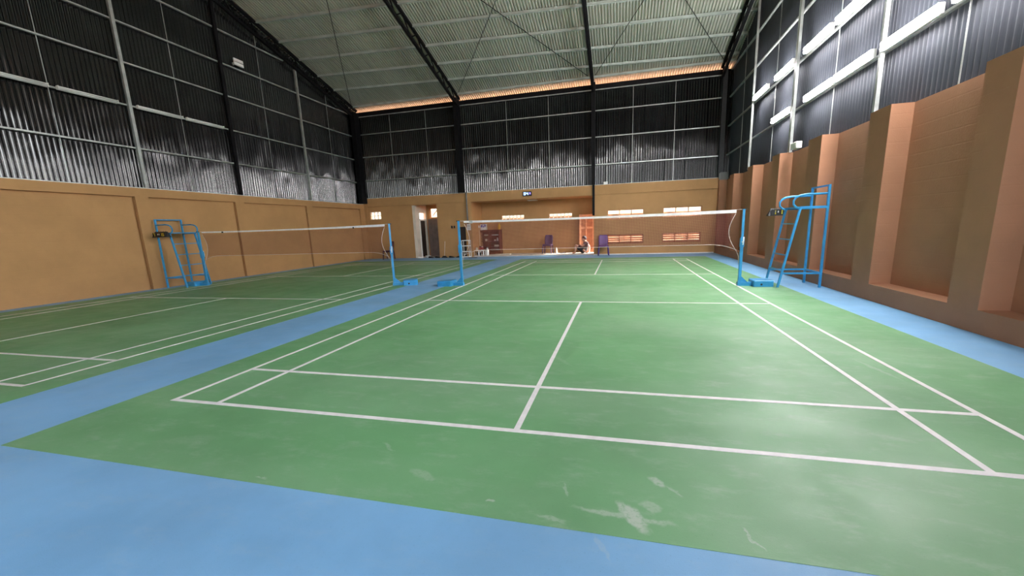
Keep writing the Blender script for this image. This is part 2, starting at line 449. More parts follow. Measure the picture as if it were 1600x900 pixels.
# open wooden door leaf at the right end of the recess
d4 = structure(empty('door_4', (-.56, 10.80, .05), 0.24))
mb = MB()
for x in (-.09, -.42, -.72): mb.box(x, x+.09 if x != -.42 else x+.06, -.045, 0, 0, 1.80)
mb.build('stile', M['wood'], d4)
mb = MB()
for z0, z1 in ((0,.12),(1.12,1.21),(1.70,1.80)): mb.box(-.63, -.09, -.042, -.003, z0, z1)
mb.build('rail', M['wood'], d4)
for x0, x1 in ((-.63,-.42),(-.36,-.09)):
    for z0, z1 in ((.12,1.12),(1.21,1.70)):
        p = MB(); p.box(x0, x1, -.03, -.012, z0, z1); p.build('door_panel', M['wood_panel'], d4)
mb = MB(); mb.box(-.49, -.36, 9.83, 9.9, .0, 1.9); mb.box(-.49, -.36, 10.64, 10.71, .0, 1.9); mb.box(-.49, -.36, 9.83, 10.71, 1.84, 1.9)
structure(mb.build('trim_1', M['wood']))

# ------------------------------------------------------------------ front wall (behind the camera) and yard outside
mb = MB(); mb.box(-12.32, 5.06, YF-.2, YF, 0, 2.6); mb.box(-12.32, -4.0, YF-.2, YF, 2.6, 6.9); mb.box(4.7, 5.06, YF-.2, YF, 2.6, 6.9); mb.box(-4.0, 4.7, YF-.2, YF, 6.6, 6.9)  # unseen wall; upper opening shaped to throw sky light on the right jambs
structure(mb.build('unseen_wall_front', M['brown']))
mb = MB(); mb.box(-60, 60, 9.72, 60, -.35, -.1); mb.box(-60, 60, -60, -14.2, -.35, -.1)
structure(mb.build('ground', M['terracotta']))
mb = MB(); mb.box(-20, 14, 15, 15.2, -.1, 1.9); structure(mb.build('wall_yard', plain('weathered_yard_wall', (.55,.42,.28), .9, var=.6, scale=1.6)))

# ------------------------------------------------------------------ corrugated cladding and roof
PITCH_, AMP = .1, .016
def wave_profile(x0, x1, amp, seg=6):
    n = max(1, round((x1-x0)/PITCH_*seg)); return [(x0+(x1-x0)*i/n, amp*math.sin(2*PI*i/seg)) for i in range(n+1)]
def wall_sheet(name, a0, a1, place, z0, ztop, parent, m, nz=2):
    """sheet along a wall; place(a, depth, z) -> point; each one hangs a hair out of plane"""
    a0, a1 = a0-.05, a1+.05
    prof = wave_profile(a0, a1, AMP); t1 = random.uniform(-.010, .010); t2 = random.uniform(-.004, .004); off = random.uniform(0, .01)
    vs, fs = [], []
    for k in range(nz+1):
        for a, d in prof:
            z = z0 + (ztop(a)-z0)*k/nz
            vs.append(place(a, d + off + t1*(a-a0)/.8 + t2*k/nz, z))
    n = len(prof)
    for k in range(nz):
        for i in range(n-1): fs.append((k*n+i, k*n+i+1, k*n+n+i+1, k*n+n+i))
    mb = MB(); mb.add(vs, fs, True); return mb.build(name, m, parent)
def spans(a, b, w=.8):
    n = round((b-a)/w); return [(a+(b-a)*i/n, a+(b-a)*(i+1)/n) for i in range(n)]
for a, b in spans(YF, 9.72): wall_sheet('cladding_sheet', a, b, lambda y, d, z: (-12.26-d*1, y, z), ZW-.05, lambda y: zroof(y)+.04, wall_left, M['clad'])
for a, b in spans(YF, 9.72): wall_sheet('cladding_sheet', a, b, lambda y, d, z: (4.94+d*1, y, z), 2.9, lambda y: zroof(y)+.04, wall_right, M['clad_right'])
for a, b in spans(-12.26, 4.94): wall_sheet('cladding_sheet', a, b, lambda x, d, z: (x, 9.66+d*1, z), 3.0, lambda x: 7.20, wall_back, M['clad'])

ceiling = structure(empty('ceiling', (0, 0, 0)))
proto = {}
def roof_sheet(x0, side):
    if side not in proto:
        prof = [(k*.1+a, d) for k in range(8) for a, d in ((0,0),(.046,0),(.052,.08),(.094,.08))] + [(.8,0)]; ya, yb = (YR, 10.35) if side == 0 else (YR, -14.3); vs, fs = [], []
        for y in (ya, yb):
            for x, d in prof: vs.append((x, y, zroof(y) + d))
        n = len(prof)
        for i in range(n-1): fs.append((i, i+1, n+i+1, n+i))
        mb = MB(); mb.add(vs, fs); proto[side] = mb.build('roof_sheet', M['roof'], ceiling, (x0, 0, 0)); return
    o = proto[side].copy(); COL.objects.link(o); o.location = (x0, 0, 0)
for i in range(22):
    for s in (0, 1): roof_sheet(-12.5 + i*.8, s)

# purlins (zinc C sections under the sheets); they run a little out of square
PY = [9.22, 8.06, 7.10, 6.12, 5.17, 4.22, 3.25, 2.28, 1.3, .3, -.7, -1.6]
def purlin(y0, sk):
    pts = []
    mb = MB()
    for x0, x1 in ((-12.2,-6.55),(-6.55,-.5),(-.5,4.9)):
        ya, yb = y0 + sk*(x0+9.5), y0 + sk*(x1+9.5)
        za, zb = zroof(ya)-.045, zroof(yb)-.045
        mb.obox((x0, ya, za-.02), (x1, yb, zb-.02), .055, .09)
        mb.obox((x0, ya-.03, za-.06), (x1, yb-.03, zb-.06), .035, .012)
    return mb.build('purlin', M['purlin'], ceiling)
for i, y in enumerate(PY): purlin(y, 0 if i == 0 else .055)
for k in range(11): purlin(-2.6 - k*1.05, 0)

# lattice rafters
def truss(x, depth=.42, wide=.09, mid=False):
    t = empty('roof_truss', (x, 0, 0)); t.parent = ceiling
    dz = .11
    for sgn, (ya, yb) in enumerate(((YR, 9.5), (YR, -13.5))):
        for d in (dz, dz+depth):
            mb = MB(); mb.obox((0, ya, zroof(ya)-d), (0, yb, zroof(yb)-d), wide, .09); mb.build('chord', M['black_steel'], t)
        n = 24; w = MB()
        for i in range(n):
            y0, y1 = ya+(yb-ya)*i/n, ya+(yb-ya)*(i+1)/n
            p, q = ((y0, dz), (y1, dz+depth)) if i % 2 == 0 else ((y0, dz+depth), (y1, dz))
            w.obox((0, p[0], zroof(p[0])-p[1]), (0, q[0], zroof(q[0])-q[1]), .035, .035)
        w.build('web', M['black_steel'], t)
    return t
truss(-6.58); truss(-.52)
for x in (-12.0, 4.48):
    truss(x)
# bracing rods under the roof
def rod(a, b):
    mb = MB(); mb.tube([(a[0], a[1], zroof(a[1])-.13), (b[0], b[1], zroof(b[1])-.13)], .012, 6); return mb.build('brace_rod', M['black_steel'], ceiling)
for a, b in (((-8.3,3.0),(-11.9,9.0)), ((-6.4,9.0),(-2.6,3.9)), ((-.4,9.0),(2.3,3.9)), ((1.6,4.4),(4.4,9.0)), ((-.7,9.0),(-4.6,3.6))): rod(a, b)

# ------------------------------------------------------------------ girts, sag rods, columns of the side walls
def part_box(name, m, parent, *b):
    mb = MB(); mb.box(*b); return mb.build(name, m, parent)
for z in (3.84, 4.93, 6.02, 7.02, 8.05, 9.05):
    ymax = 9.5 if z < 7.1 else 9.5 - (z+.5-7.34)/S
    ymin = YF if z < 6.9 else YR - (9.5-YR) + (9.5-ymax)
    part_box('girt', M['galv'], wall_left, -12.20, -12.14, ymin, ymax, z-.018, z+.018)
    part_box('girt', M['galv'], wall_right, 4.80, 4.86, ymin, ymax, z-.018+.10, z+.018+.10)
for z in (3.93, 5.07, 6.14, 6.97):
    part_box('girt', M['galv'], wall_back, -12.1, 4.6, 9.56, 9.60, z-.018, z+.018)
for y, w_, m in ((-10.4,.1,'galv'),(-7.0,.1,'galv'),(-3.65,.08,'black_steel'),(-.4,.075,'galv'),(2.52,.11,'black_steel'),(5.82,.07,'galv')):
    part_box('steel_column', M[m], wall_left, -12.14, -12.07, y-w_/2, y+w_/2, ZW+.018, zroof(y)-.52)
for y, w_ in ((-10.4,.1),(-7.0,.1),(-4.0,.07),(-.70,.06),(2.82,.12),(6.2,.05)):
    part_box('steel_column', M['galv'], wall_right, 4.74, 4.80, y-w_/2, y+w_/2, 2.95, zroof(y)-.3)
for y in (-5.2,-1.95,1.0,4.15,7.6):
    part_box('sag_rod', M['galv'], wall_left, -12.215, -12.20, y-.006, y+.006, ZW+.02, zroof(y)-.35)
for y in (-5.5,-2.3,1.05,4.5,7.7):
    part_box('sag_rod', M['galv'], wall_right, 4.86, 4.875, y-.006, y+.006, 2.95, zroof(y)-.2)
for x in (-10.3,-8.4,-4.4,-2.47,1.13,2.8):
    part_box('sag_rod', M['galv'], wall_back, x-.007, x+.007, 9.60, 9.615, 3.06, 6.95)
part_box('steel_column', M['black_steel'], wall_back, -12.08, -11.86, 9.05, 9.44, 2.8, 7.1)
part_box('steel_column', M['black_steel'], wall_back, -6.76, -6.58, 9.1, 9.5, 3.066, 7.2)
part_box('steel_column', M['black_steel'], wall_back, -.58, -.42, 9.3, 9.5, 3.066, 7.2)
part_box('steel_column', M['black_steel'], wall_back, -.55, -.45, 9.38, 9.448, 1.75, 3.066)
part_box('steel_column', M['clad_front'], wall_back, 4.5, 4.66, 9.3, 9.5, 3.066, 7.2)
part_box('fascia', M['black_steel'], wall_back, -12.1, 4.6, 9.60, 9.64, 7.0, 7.19)
mb = MB(); mb.tube([(-6.47,9.40,1.6),(-6.47,9.40,3.08)], .035, 10)
tag(mb.build('pipe', M['grey_box']), 'grey vertical pipe on the brown pillar left of the recess', 'pipe')

# ------------------------------------------------------------------ lamps
def lamp(tube_m, length=1.22, hh=.068, tr=.030):
    r = empty('tube_lamp')
    mb = MB(); mb.bbox(.03, .07, -length/2, length/2, -hh, hh, .006); mb.build('housing', M['white_metal'], r)
    for z in (-hh*.5, hh*.5):
        mb = MB(); mb.tube([(0,-length/2+.012,z),(0,length/2-.012,z)], tr, 8); mb.build('tube', tube_m, r)
    for s in (-1, 1):
        mb = MB(); mb.box(-.02, .03, s*(length/2-.012), s*length/2, -hh, hh); mb.build('lamp_holder', M['white_metal'], r)
    return r
lit = None
UP = [(5.36,'farthest lit tube lamp of the upper row on the right wall'),
      (3.52,'second lit tube lamp from the back wall in the upper row'),
      (1.70,'lit tube lamp of the upper row just in front of the wide steel column'),
      (.28,'lit tube lamp of the upper row cut off by the top edge'),
      (-1.42,None),(-2.75,None)]
LO = [(3.53,'farthest lit tube lamp of the lower row, behind the wide steel column'),
      (1.46,'lit tube lamp of the lower row just in front of the wide steel column'),
      (.10,'third lit tube lamp from the back wall in the lower row'),
      (-1.38,'large lit tube lamp of the lower row beside the near steel column'),
      (-2.85,'nearest lit tube lamp of the lower row, at the top right corner')]
for lst, z in ((UP, 5.09), (LO, 4.0)):
    for y, lb in lst:
        if lit is None: lit = lamp(M['tube']); o = lit; o.location = (4.72, y, z)
        else: o = dup(lit, (4.72, y, z))
        tag(o, lb or 'lit tube lamp of the %s row, %s beyond the right edge of the photo' % ('upper' if z > 4.5 else 'lower', ('first','second','third','fourth')[[q[0] for q in lst if not q[1]].index(y)]), 'lamp', 'lit tube lamps on the right wall')
off = None
for y, lb in ((-2.60,'unlit white tube lamp on the left wall, cut by the left edge'),(-1.26,'unlit white tube lamp left of the light steel column'),
              (.36,'unlit white tube lamp right of the light steel column'),(1.66,'unlit white tube lamp just left of the black steel column')):
    if off is None: off = lamp(M['tube_off'], 1.18, .044, .016); o = off; o.location = (-12.07, y, 4.93); o.rotation_euler = (0,0,PI)
    else: o = dup(off, (-12.07, y, 4.93), PI)
    tag(o, lb, 'lamp', 'unlit tube lamps on the left wall')
u = tag(empty('wall_light', (-12.10, 3.22, 7.12)), 'white twin-panel light high on the black left wall', 'light')
for z in (0, .115):
    mb = MB(); mb.bbox(-.03, .02, -.18, .18, z, z+.10, .008); mb.build('panel', M['white'], u)
mb = MB(); mb.box(-.02, .01, -.25, -.18, .0, .03); mb.box(-.02, .01, -.23, -.2, -.04, .05); mb.build('bracket', M['galv'], u)

# ------------------------------------------------------------------ badminton posts and nets
def post():
    r = empty('net_post')
    mb = MB(); mb.box(-.026, .026, -.026, .026, .01, 1.0); mb.build('lower_tube', M['blue'], r)
    mb = MB(); mb.box(-.021, .021, -.021, .021, .98, 1.55); mb.build('upper_tube', M['blue'], r)
    mb = MB(); mb.box(-.036, .036, -.036, .036, .80, .98); mb.build('collar', M['blue'], r)
    mb = MB(); mb.tube([(0,-.036,.9),(0,-.075,.9)], .014, 8); mb.tube([(.005,-.07,.84),(.012,-.07,1.0)], .011, 8); mb.build('crank', M['white'], r)
    mb = MB(); mb.box(-.035, .05, -.012, .012, 1.535, 1.56); mb.build('hook', M['black'], r)
    mb = MB(); mb.box(-.04, .30, -.05, .05, 0, .075); mb.add([(.026,-.012,.075),(.026,.012,.075),(.15,-.012,.075),(.15,.012,.075),(.026,-.012,.20),(.026,.012,.20)],
        [(0,2,4),(1,5,3),(2,3,5,4),(0,4,5,1),(0,1,3,2)]); mb.build('foot', M['blue'], r)
    mb = MB(); mb.bbox(.22, .58, -.19, .19, .0, .13, .012); wb = mb.build('weight_box', M['blue'], r)
    mb = MB(); mb.tube([(.36,-.19,.05),(.36,-.197,.05)], .02, 8); mb.build('bolt', M['black'], wb)
    return r
p0 = post(); p0.location = (3.075, 0, 0); tag(p0, 'blue net post on the right beside the blue umpire chair', 'net post', 'badminton net posts')
p1 = dup(p0, (-3.075, 0, 0), PI); tag(p1, 'blue net post at the left end of the near net', 'net post', 'badminton net posts')
p2 = dup(p0, (-4.93, 0, 0), .5); tag(p2, 'blue net post at the right end of the left court net', 'net post', 'badminton net posts')
p3 = dup(p0, (-11.07, 0, 0), PI+.06); tag(p3, 'blue net post half hidden by the left umpire chair', 'net post', 'badminton net posts')

def net(cx, label, tape=1.0, thread=.0032):
    r = tag(empty('badminton_net', (cx, 0, 0)), label, 'net', 'badminton nets')
    def ztop(x): return 1.524 + .026*(abs(x)/3.05)**2
    def zbot(x):
        e = max(0, (abs(x)-2.45)/.55); return .855 - .15*e*e
    N = 40; xs = [-2.94 + 5.88*i/N for i in range(N+1)]
    vs, fs = [], []
    def th(x): return tape*.042 + .024*max(0, x/3) + .005*max(0, -x/3)
    for x in xs: vs += [(x,-.004,ztop(x)-th(x)),(x,-.004,ztop(x)),(x,.004,ztop(x)),(x,.004,ztop(x)-th(x))]
    for i in range(N):
        for k in range(4): fs.append((4*i+k, 4*i+(k+1)%4, 4*i+4+(k+1)%4, 4*i+4+k))
    fs += [(0,1,2,3), (4*N+3,4*N+2,4*N+1,4*N)]
    mb = MB(); mb.add(vs, fs); mb.build('top_tape', M['line'], r)
    for s in (-1, 1): mb = MB(); mb.tube([(s*3.07,0,1.548),(s*2.94,0,1.545)], .005, 6); mb.build('tension_cord', M['cord'], r)
    def xe(z):      # side edge bows inwards
        t = (1.47-z)/(1.47-.70); return 2.93 - .14*math.sin(PI*min(1,max(0,t))) + .06*t
    t = thread; mb = MB()
    nx = 340
    for i in range(nx+1):
        x = -2.93 + 5.86*i/nx
        a, b = ztop(x)-.05, zbot(x)
        cuts = [(a, b)]
        if abs(x) > 2.78:      # the bowed side edge cuts the outermost threads short
            zs = [a+(b-a)*k/16 for k in range(17)]; ok = [abs(x) <= xe(z)+.002 for z in zs]
            cuts = [(zs[k], zs[k+1]) for k in range(16) if ok[k] and ok[k+1]]
        for a, b in cuts:
            mb.add([(x-t/2,-t/2,a),(x+t/2,-t/2,a),(x,t/2,a),(x-t/2,-t/2,b),(x+t/2,-t/2,b),(x,t/2,b)], [(0,1,4,3),(1,2,5,4),(2,0,3,5)])
    for k in range(1, 43):
        z = 1.47 - k*.0172; x = xe(z)
        if z < .86: continue
        mb.add([(-x,-t/2,z-t/2),(-x,-t/2,z+t/2),(-x,t/2,z),(x,-t/2,z-t/2),(x,-t/2,z+t/2),(x,t/2,z)], [(0,1,4,3),(1,2,5,4),(2,0,3,5)])
    o = mb.build('netting', M['net_thread'], r); o['kind'] = 'stuff'
    for s in (-1, 1):
        mb = MB(); mb.tube([(s*xe(1.47-.077*k), 0, 1.47-.077*k) for k in range(11)], .0055, 5); mb.build('side_cord', M['cord'], r)
        mb = MB(); mb.tube([(s*2.99,0,.70),(s*3.03,0,.60),(s*3.03,0,.47)], .004, 5); mb.build('tie_string', M['cord'], r)
    mb = MB(); mb.tube([(x*1.016, 0, zbot(x)) for x in xs], .0045, 5); mb.build('bottom_cord', M['cord'], r)
    return r
n1 = net(0, 'white-taped net of the near court, between two blue posts')
n2 = net(-8.0, 'white-taped net of the left court in front of the brown wall', .8, .0023)
mb = MB(); mb.box(-2.80, -2.72, -.006, .006, 1.482, 1.55); mb.build('tape_patch', M['galv'], n1)
mb = MB(); mb.box(-2.22, -2.16, -.007, .007, 1.49, 1.53); mb.build('tape_patch', M['black'], n2)
mb = MB(); mb.box(2.02, 2.06, -.007, .007, 1.47, 1.51); mb.build('tape_patch', M['black'], n2)

# ------------------------------------------------------------------ umpire chairs (local: back frame at x = 0, ladder towards -x)
def umpire_chair():
    r = empty('umpire_chair'); B = M['blue']; W = .345; q = .019
    for s in (-1, 1):
        mb = MB(); mb.obox((0,s*W,0),(0,s*W,1.93), 2*q, 2*q); mb.build('rear_leg', B, r)
        mb = MB(); mb.obox((-.72,s*W,0),(-.45,s*W,1.51), 2*q, 2*q); mb.build('front_leg', B, r)
        arc = [(0,1.77),(-.36,1.77),(-.46,1.755),(-.53,1.72),(-.57,1.66),(-.565,1.59),(-.52,1.54),(-.45,1.51)]
        mb = MB(); mb.tube([(x,s*W,z) for x, z in arc], .019, 8); mb.build('armrest', B, r)
        mb = MB(); mb.obox((0,s*W,1.52),(-.45,s*W,1.52), .036, .036); mb.build('seat_rail', B, r)
        mb = MB(); mb.obox((0,s*W,.28),(-.67,s*W,.28), .032, .032); mb.build('side_brace', B, r)
    mb = MB(); mb.obox((0,-W,1.915),(0,W,1.915), .03, .03); mb.build('top_rail', B, r)
    mb = MB(); mb.obox((0,-W,.28),(0,W,.28), .032, .032); mb.build('rear_brace', B, r)
    mb = MB(); mb.box(-.47, .0, -W, W, 1.525, 1.55); mb.build('seat', B, r)
    for z in (.33,.63,.93,1.23):
        x = -.72 + .27*z/1.51
        mb = MB(); mb.obox((x,-W,z),(x,W,z), .03, .022); mb.build('rung', B, r)
    return r
u1 = umpire_chair(); u1.location = (4.42, .09, 0); tag(u1, 'tall blue ladder umpire chair against the niched right wall', 'umpire chair', 'umpire chairs')
u2 = dup(u1, (-11.98, -.09, 0), PI); tag(u2, 'tall blue ladder umpire chair against the plain left wall', 'umpire chair', 'umpire chairs')

SEG = {'0':'abcdef','1':'bc','4':'fgbc','7':'abc','5':'afgcd','8':'abcdefg','2':'abged'}
def digits(mb, txt, x, z, h, w, t, y):
    """seven-segment figures drawn as thin raised bars on the plane y"""
    for ch in txt:
        for s in SEG.get(ch, ''):
            bx = {'a':(0,w,h-t,h),'d':(0,w,0,t),'g':(0,w,h/2-t/2,h/2+t/2),'f':(0,t,h/2,h),'e':(0,t,0,h/2),'b':(w-t,w,h/2,h),'c':(w-t,w,0,h/2)}[s]
            mb.box(x+bx[0], x+bx[1], y-.003, y, z+bx[2], z+bx[3])
        x += w*1.35
def scoreboard(loc, label, left, right, width):
    r = tag(empty('scoreboard', loc), label, 'scoreboard', 'flip scoreboards on the umpire chairs')
    h = width/2
    mb = MB(); mb.add([(-h-.03,-.07,0),(h,-.07,0),(h,.07,0),(-h-.03,.07,0),(-h+.03,-.01,.15),(h-.03,-.01,.15),(h-.03,.01,.15),(-h+.03,.01,.15)],
        [(0,3,2,1),(4,5,6,7),(0,1,5,4),(2,3,7,6),(1,2,6,5),(3,0,4,7)]); mb.build('stand', M['black'], r)
    mb = MB(); mb.box(-h+.02, h-.02, -.075, -.06, .012, .125); mb.build('card', M['black'], r)
    for i, (ch, x) in enumerate([(c_, -h+.05+.08*k) for k, c_ in enumerate(left)] + [(c_, h-.19+.075*k if len(right) == 2 else h-.1) for k, c_ in enumerate(right)]):
        mb = MB(); digits(mb, ch, x, .03, .085, .06 if len(right) == 1 or i == 0 else .055, .018, -.075); mb.build('score_figure', M['yellow'], r)
    for x in (-.045, .005): mb = MB(); mb.box(x,x+.02,-.078,-.075,.06,.10); mb.build('set_figure', M['white'], r)
    for i in range(5):
        x = -h*.7 + i*h*.35
        m2 = MB(); m2.tube([(x,-.02,.15),(x,-.01,.165),(x,.012,.16)], .005, 5); m2.build('ring', M['black'], r)
    return r
scoreboard((-11.72, -.51, 1.43), 'black flip scoreboard with yellow figures on the left umpire chair', '7', '15', .50)
scoreboard((3.83, .54, 1.40), 'black flip scoreboard with yellow figures on the right umpire chair', '1', '1', .27)

# ------------------------------------------------------------------ plastic chairs (local: facing -y)
def plastic_chair(m):
    r = empty('plastic_chair')
    mb = MB(); mb.bbox(-.22, .22, -.22, .2, .415, .45, .02); mb.box(-.2, .2, -.21, .19, .37, .416); mb.build('seat', m, r)
    vs, fs = [], []
    rows = [(.44,.19,.19),(.6,.205,.225),(.78,.2,.255),(.86,.18,.27),(.89,.15,.275)]
    for z, hw, y in rows:
        for i in range(7):
            a = -1+2*i/6; vs.append((a*hw, y-.03*a*a, z))
    nb = len(vs); vs += [(x, y+.018, z) for x, y, z in vs]
    for k in range(len(rows)-1):
        for i in range(6):
            q = (k*7+i, k*7+i+1, k*7+8+i, k*7+7+i); fs.append(q); fs.append(tuple(nb+j for j in reversed(q)))
    for i in range(6):
        k = (len(rows)-1)*7; fs.append((k+i, k+i+1, nb+k+i+1, nb+k+i))
    for k in range(len(rows)-1):
        fs.append((k*7, k*7+7, nb+k*7+7, nb+k*7)); fs.append((k*7+6, nb+k*7+6, nb+k*7+13, k*7+13))
    mb = MB(); mb.add(vs, fs, True); mb.build('backrest', m, r)
    for sx in (-1, 1):
        for sy_ in (-1, 1):
            mb = MB(); mb.tube([(sx*.19, sy_*.18, .42), (sx*.225, sy_*.21, 0)], [.03,.022], 6); mb.build('leg', m, r)
    return r
c = plastic_chair(M['grey_purple']); c.location = (-2.76, 10.35, .05); c.rotation_euler = (0,0,-.1); tag(c, 'faded dark plastic chair standing alone against the recess wall', 'chair', 'plastic chairs along the back wall')
c = plastic_chair(M['purple']); c.location = (-.05, 9.08, 0); c.rotation_euler = (0,0,.08); tag(c, 'purple plastic chair beside the louvred window at the back', 'chair', 'plastic chairs along the back wall')
c = plastic_chair(M['maroon']); c.location = (-10.62, 8.95, 0); c.rotation_euler = (0,0,-1.45); tag(c, 'dark plastic chair seen sideways behind the left court post', 'chair', 'plastic chairs along the back wall')

# ------------------------------------------------------------------ cabinet and the things in and on it
cb = tag(empty('cabinet', (-5.82, 10.80, .05)), 'dark red wooden cabinet with two glazed doors in the recess', 'cabinet')
D = M['dark_wood']
for s in (-1, 1):
    part_box('side_panel', D, cb, s*.565-.015 if s<0 else .55, -.55 if s<0 else .58, -.18, .18, 0, 1.20)
part_box('top_board', D, cb, -.61, .61, -.20, .19, 1.20, 1.235)
part_box('plinth', D, cb, -.55, .55, -.17, .17, 0, .10)
part_box('back_panel', D, cb, -.55, .55, .165, .18, .1, 1.2)
for z in (.36, .64, .92): part_box('shelf', D, cb, -.55, .55, -.14, .165, z, z+.015)
for s in (-1, 1):
    d = empty('door', (s*.275, -.165, .1)); d.parent = cb
    mb = MB(); mb.box(-.27,-.215,-.012,.012,0,1.09); mb.box(.215,.27,-.012,.012,0,1.09); mb.box(-.215,.215,-.012,.012,0,.08); mb.box(-.215,.215,-.012,.012,1.02,1.09); mb.build('door_frame', M['dark_wood'], d)
    part_box('glass_pane', M['glass'], d, -.215, .215, -.003, .003, .08, 1.02)
    mb = MB(); mb.tube([(-s*.235,-.012,.55),(-s*.235,-.035,.55)], .012, 8); mb.build('knob', M['galv'], d)
def jar(name, loc, r, h, m, label, cat, group=None, neck=.6, lid=None):
    o = tag(empty(name, loc), label, cat, group)
    mb = MB(); mb.lathe([(r*.92,0),(r,.02),(r,h*.72),(r*neck,h*.86),(r*neck,h)], 12); mb.build('body', m, o)
    if lid: mb = MB(); mb.lathe([(r*neck*1.08,h*.93),(r*neck*1.08,h+.012),(r*neck*.9,h+.02)], 12); mb.build('cap', lid, o)
    return o
def cup(loc, r, h, m, label):
    o = tag(empty('cup', loc), label, 'cup', 'cups inside the glazed cabinet')
    mb = MB(); mb.lathe([(r*.75,0),(r,h),(r*.9,h),(r*.68,.01)], 12); mb.build('body', m, o)
    mb = MB(); mb.tube([(r*.85,0,h*.25),(r*1.45,0,h*.35),(r*1.45,0,h*.7),(r*.95,0,h*.8)], .006, 5); mb.build('handle', m, o)
    return o
Zs = [.05+.375, .05+.655, .05+.935]
cup((-6.06,10.80,Zs[1]), .06, .11, M['white'], 'white cup on the middle shelf behind the left cabinet door')
cup((-5.89,10.78,Zs[1]), .05, .09, M['cream'], 'cream cup beside the white cup behind the left cabinet door')
jar('bottle', (-5.44,10.78,Zs[1]), .04, .17, M['white'], 'white bottle on the middle shelf behind the right cabinet door', 'bottle')
cup((-5.58,10.80,Zs[1]), .05, .07, M['cream'], 'small cream cup beside the white bottle in the cabinet')
o = tag(empty('folded_cloth', (-5.48,10.79,Zs[0])), 'pale folded cloth on the low shelf behind the right cabinet door', 'cloth')
for i, (w_, hh) in enumerate(((.14,.03),(.12,.03),(.13,.025))): part_box('fold', M['cream'], o, -w_, w_, -.08, .08, i*.03, i*.03+hh)
o = tag(empty('shuttlecock_tube', (-6.0,10.80,Zs[2])), 'pale short tube lying on the top shelf of the cabinet', 'tube')
mb = MB(); mb.tube([(-.14,0,.035),(.10,-.03,.035)], .035, 12); mb.build('body', M['cream'], o)
mb = MB(); mb.tube([(.10,-.03,.035),(.115,-.032,.035)], .037, 12); mb.build('cap', M['galv'], o)
o = tag(empty('tray', (-5.55,10.79,Zs[2])), 'grey tray on the top shelf behind the right cabinet door', 'tray')
mb = MB(); mb.box(-.17,.17,-.09,.09,0,.012); mb.build('base', M['galv'], o)
for y in (-.09,.08): mb = MB(); mb.box(-.17,.17,y,y+.01,.012,.05); mb.build('rim', M['galv'], o)
TOP = .05+1.235
o = tag(empty('carton', (-6.15, 10.80, TOP)), 'blue and white printed carton on top of the cabinet', 'box')
part_box('box_body', M['white'], o, -.15, .15, -.1, .1, 0, .29)
for x0, x1, z0, z1 in ((-.13,-.03,.13,.24),(-.01,.05,.12,.22),(.07,.13,.15,.26),(-.1,.12,.255,.275)): part_box('print', M['blue_print'], o, x0, x1, -.103, -.1, z0, z1)
jar('bottle', (-5.33, 10.80, TOP), .075, .27, M['yellow_plastic'], 'yellow bottle on top of the cabinet', 'bottle', neck=.55, lid=M['yellow_plastic'])

# ------------------------------------------------------------------ rack, little table and clutter by the recess
rk = tag(empty('shelf_rack', (-6.56, 9.25, 0)), 'white four-tier metal rack left of the small white table', 'rack')
for z in (.02,.27,.54,.80):
    mb = MB(); mb.box(-.19,.19,-.12,.12,z,z+.035); mb.build('tier', M['white_metal'], rk)
for sx in (-1,1):
    for sy_ in (-1,1): part_box('upright', M['white_metal'], rk, sx*.185-.012, sx*.185+.012, sy_*.115-.012, sy_*.115+.012, 0, .83)
tb = tag(empty('side_table', (-6.08, 9.80, .05)), 'small white plastic table with jars in front of the cabinet', 'table')
mb = MB(); mb.bbox(-.26,.26,-.18,.18,.23,.265,.012); mb.build('tabletop', M['white'], tb)
for x in (-.235, .0, .235):
    for y in (-.15,.15): part_box('leg', M['white'], tb, x-.022, x+.022, y-.02, y+.02, 0, .23)
T = .05+.265
jar('jar', (-6.22,9.76,T), .06, .13, M['cream'], 'cream jar at the left on the small white table', 'jar', 'jars on the small white table')
jar('jar', (-6.05,9.80,T), .055, .17, M['red'], 'dark red jar in the middle of the small white table', 'jar', 'jars on the small white table', .8, M['black'])
jar('jar', (-5.93,9.77,T), .04, .16, M['red'], 'slim red jar with white cap at the right on the small table', 'jar', 'jars on the small white table', .6, M['white'])
o = tag(empty('basin', (-6.12, 9.80, .05)), 'black basin under the small white table', 'basin')
mb = MB(); mb.lathe([(.08,0),(.11,.14),(.10,.14),(.07,.015)], 14); mb.build('bowl', M['black'], o)
jar('water_jug', (-5.70, 9.85, .05), .075, .36, M['white'], 'tall white jug on the floor between table and cabinet', 'jug', neck=.6, lid=M['galv'])
o = tag(empty('floor_mat', (-6.36, 9.2, 0)), 'black rubber mat on the floor by the white rack', 'mat')
mb = MB(); mb.bbox(.0,.42,-.30,-.16,0,.02,.006); mb.build('mat', M['black'], o)
o = tag(empty('carton_sheet', (-5.1, 10.35, .05)), 'flat pale board on the recess floor right of the cabinet', 'board')
mb = MB(); mb.bbox(-.35,.45,-.12,.12,0,.02,.004); mb.build('board', M['cream'], o)
o = tag(empty('light_switch', (-6.297, 10.45, 0)), 'white wall switch with thin conduit left of the cabinet', 'switch')
mb = MB(); mb.box(0,.015,-.05,.05,1.40,1.51); mb.build('plate', M['white'], o); mb = MB(); mb.tube([(.008,0,.06),(.008,0,1.40)], .006, 6); mb.build('conduit', M['cream'], o)
o = tag(empty('notice', (-6.47, 9.497, 1.30)), 'white paper notice on the pillar above the white rack', 'notice')
mb = MB(); mb.box(-.10,.10,-.004,0,0,.29); mb.build('sheet', M['white'], o)
for z in (.06,.11,.16,.21): part_box('print', M['grey_box'], o, -.07, .07, -.0055, -.004, z, z+.012)
o = tag(empty('power_socket', (-7.27, 9.497, 1.42)), 'pair of small black sockets on the wall left of the near post', 'socket')
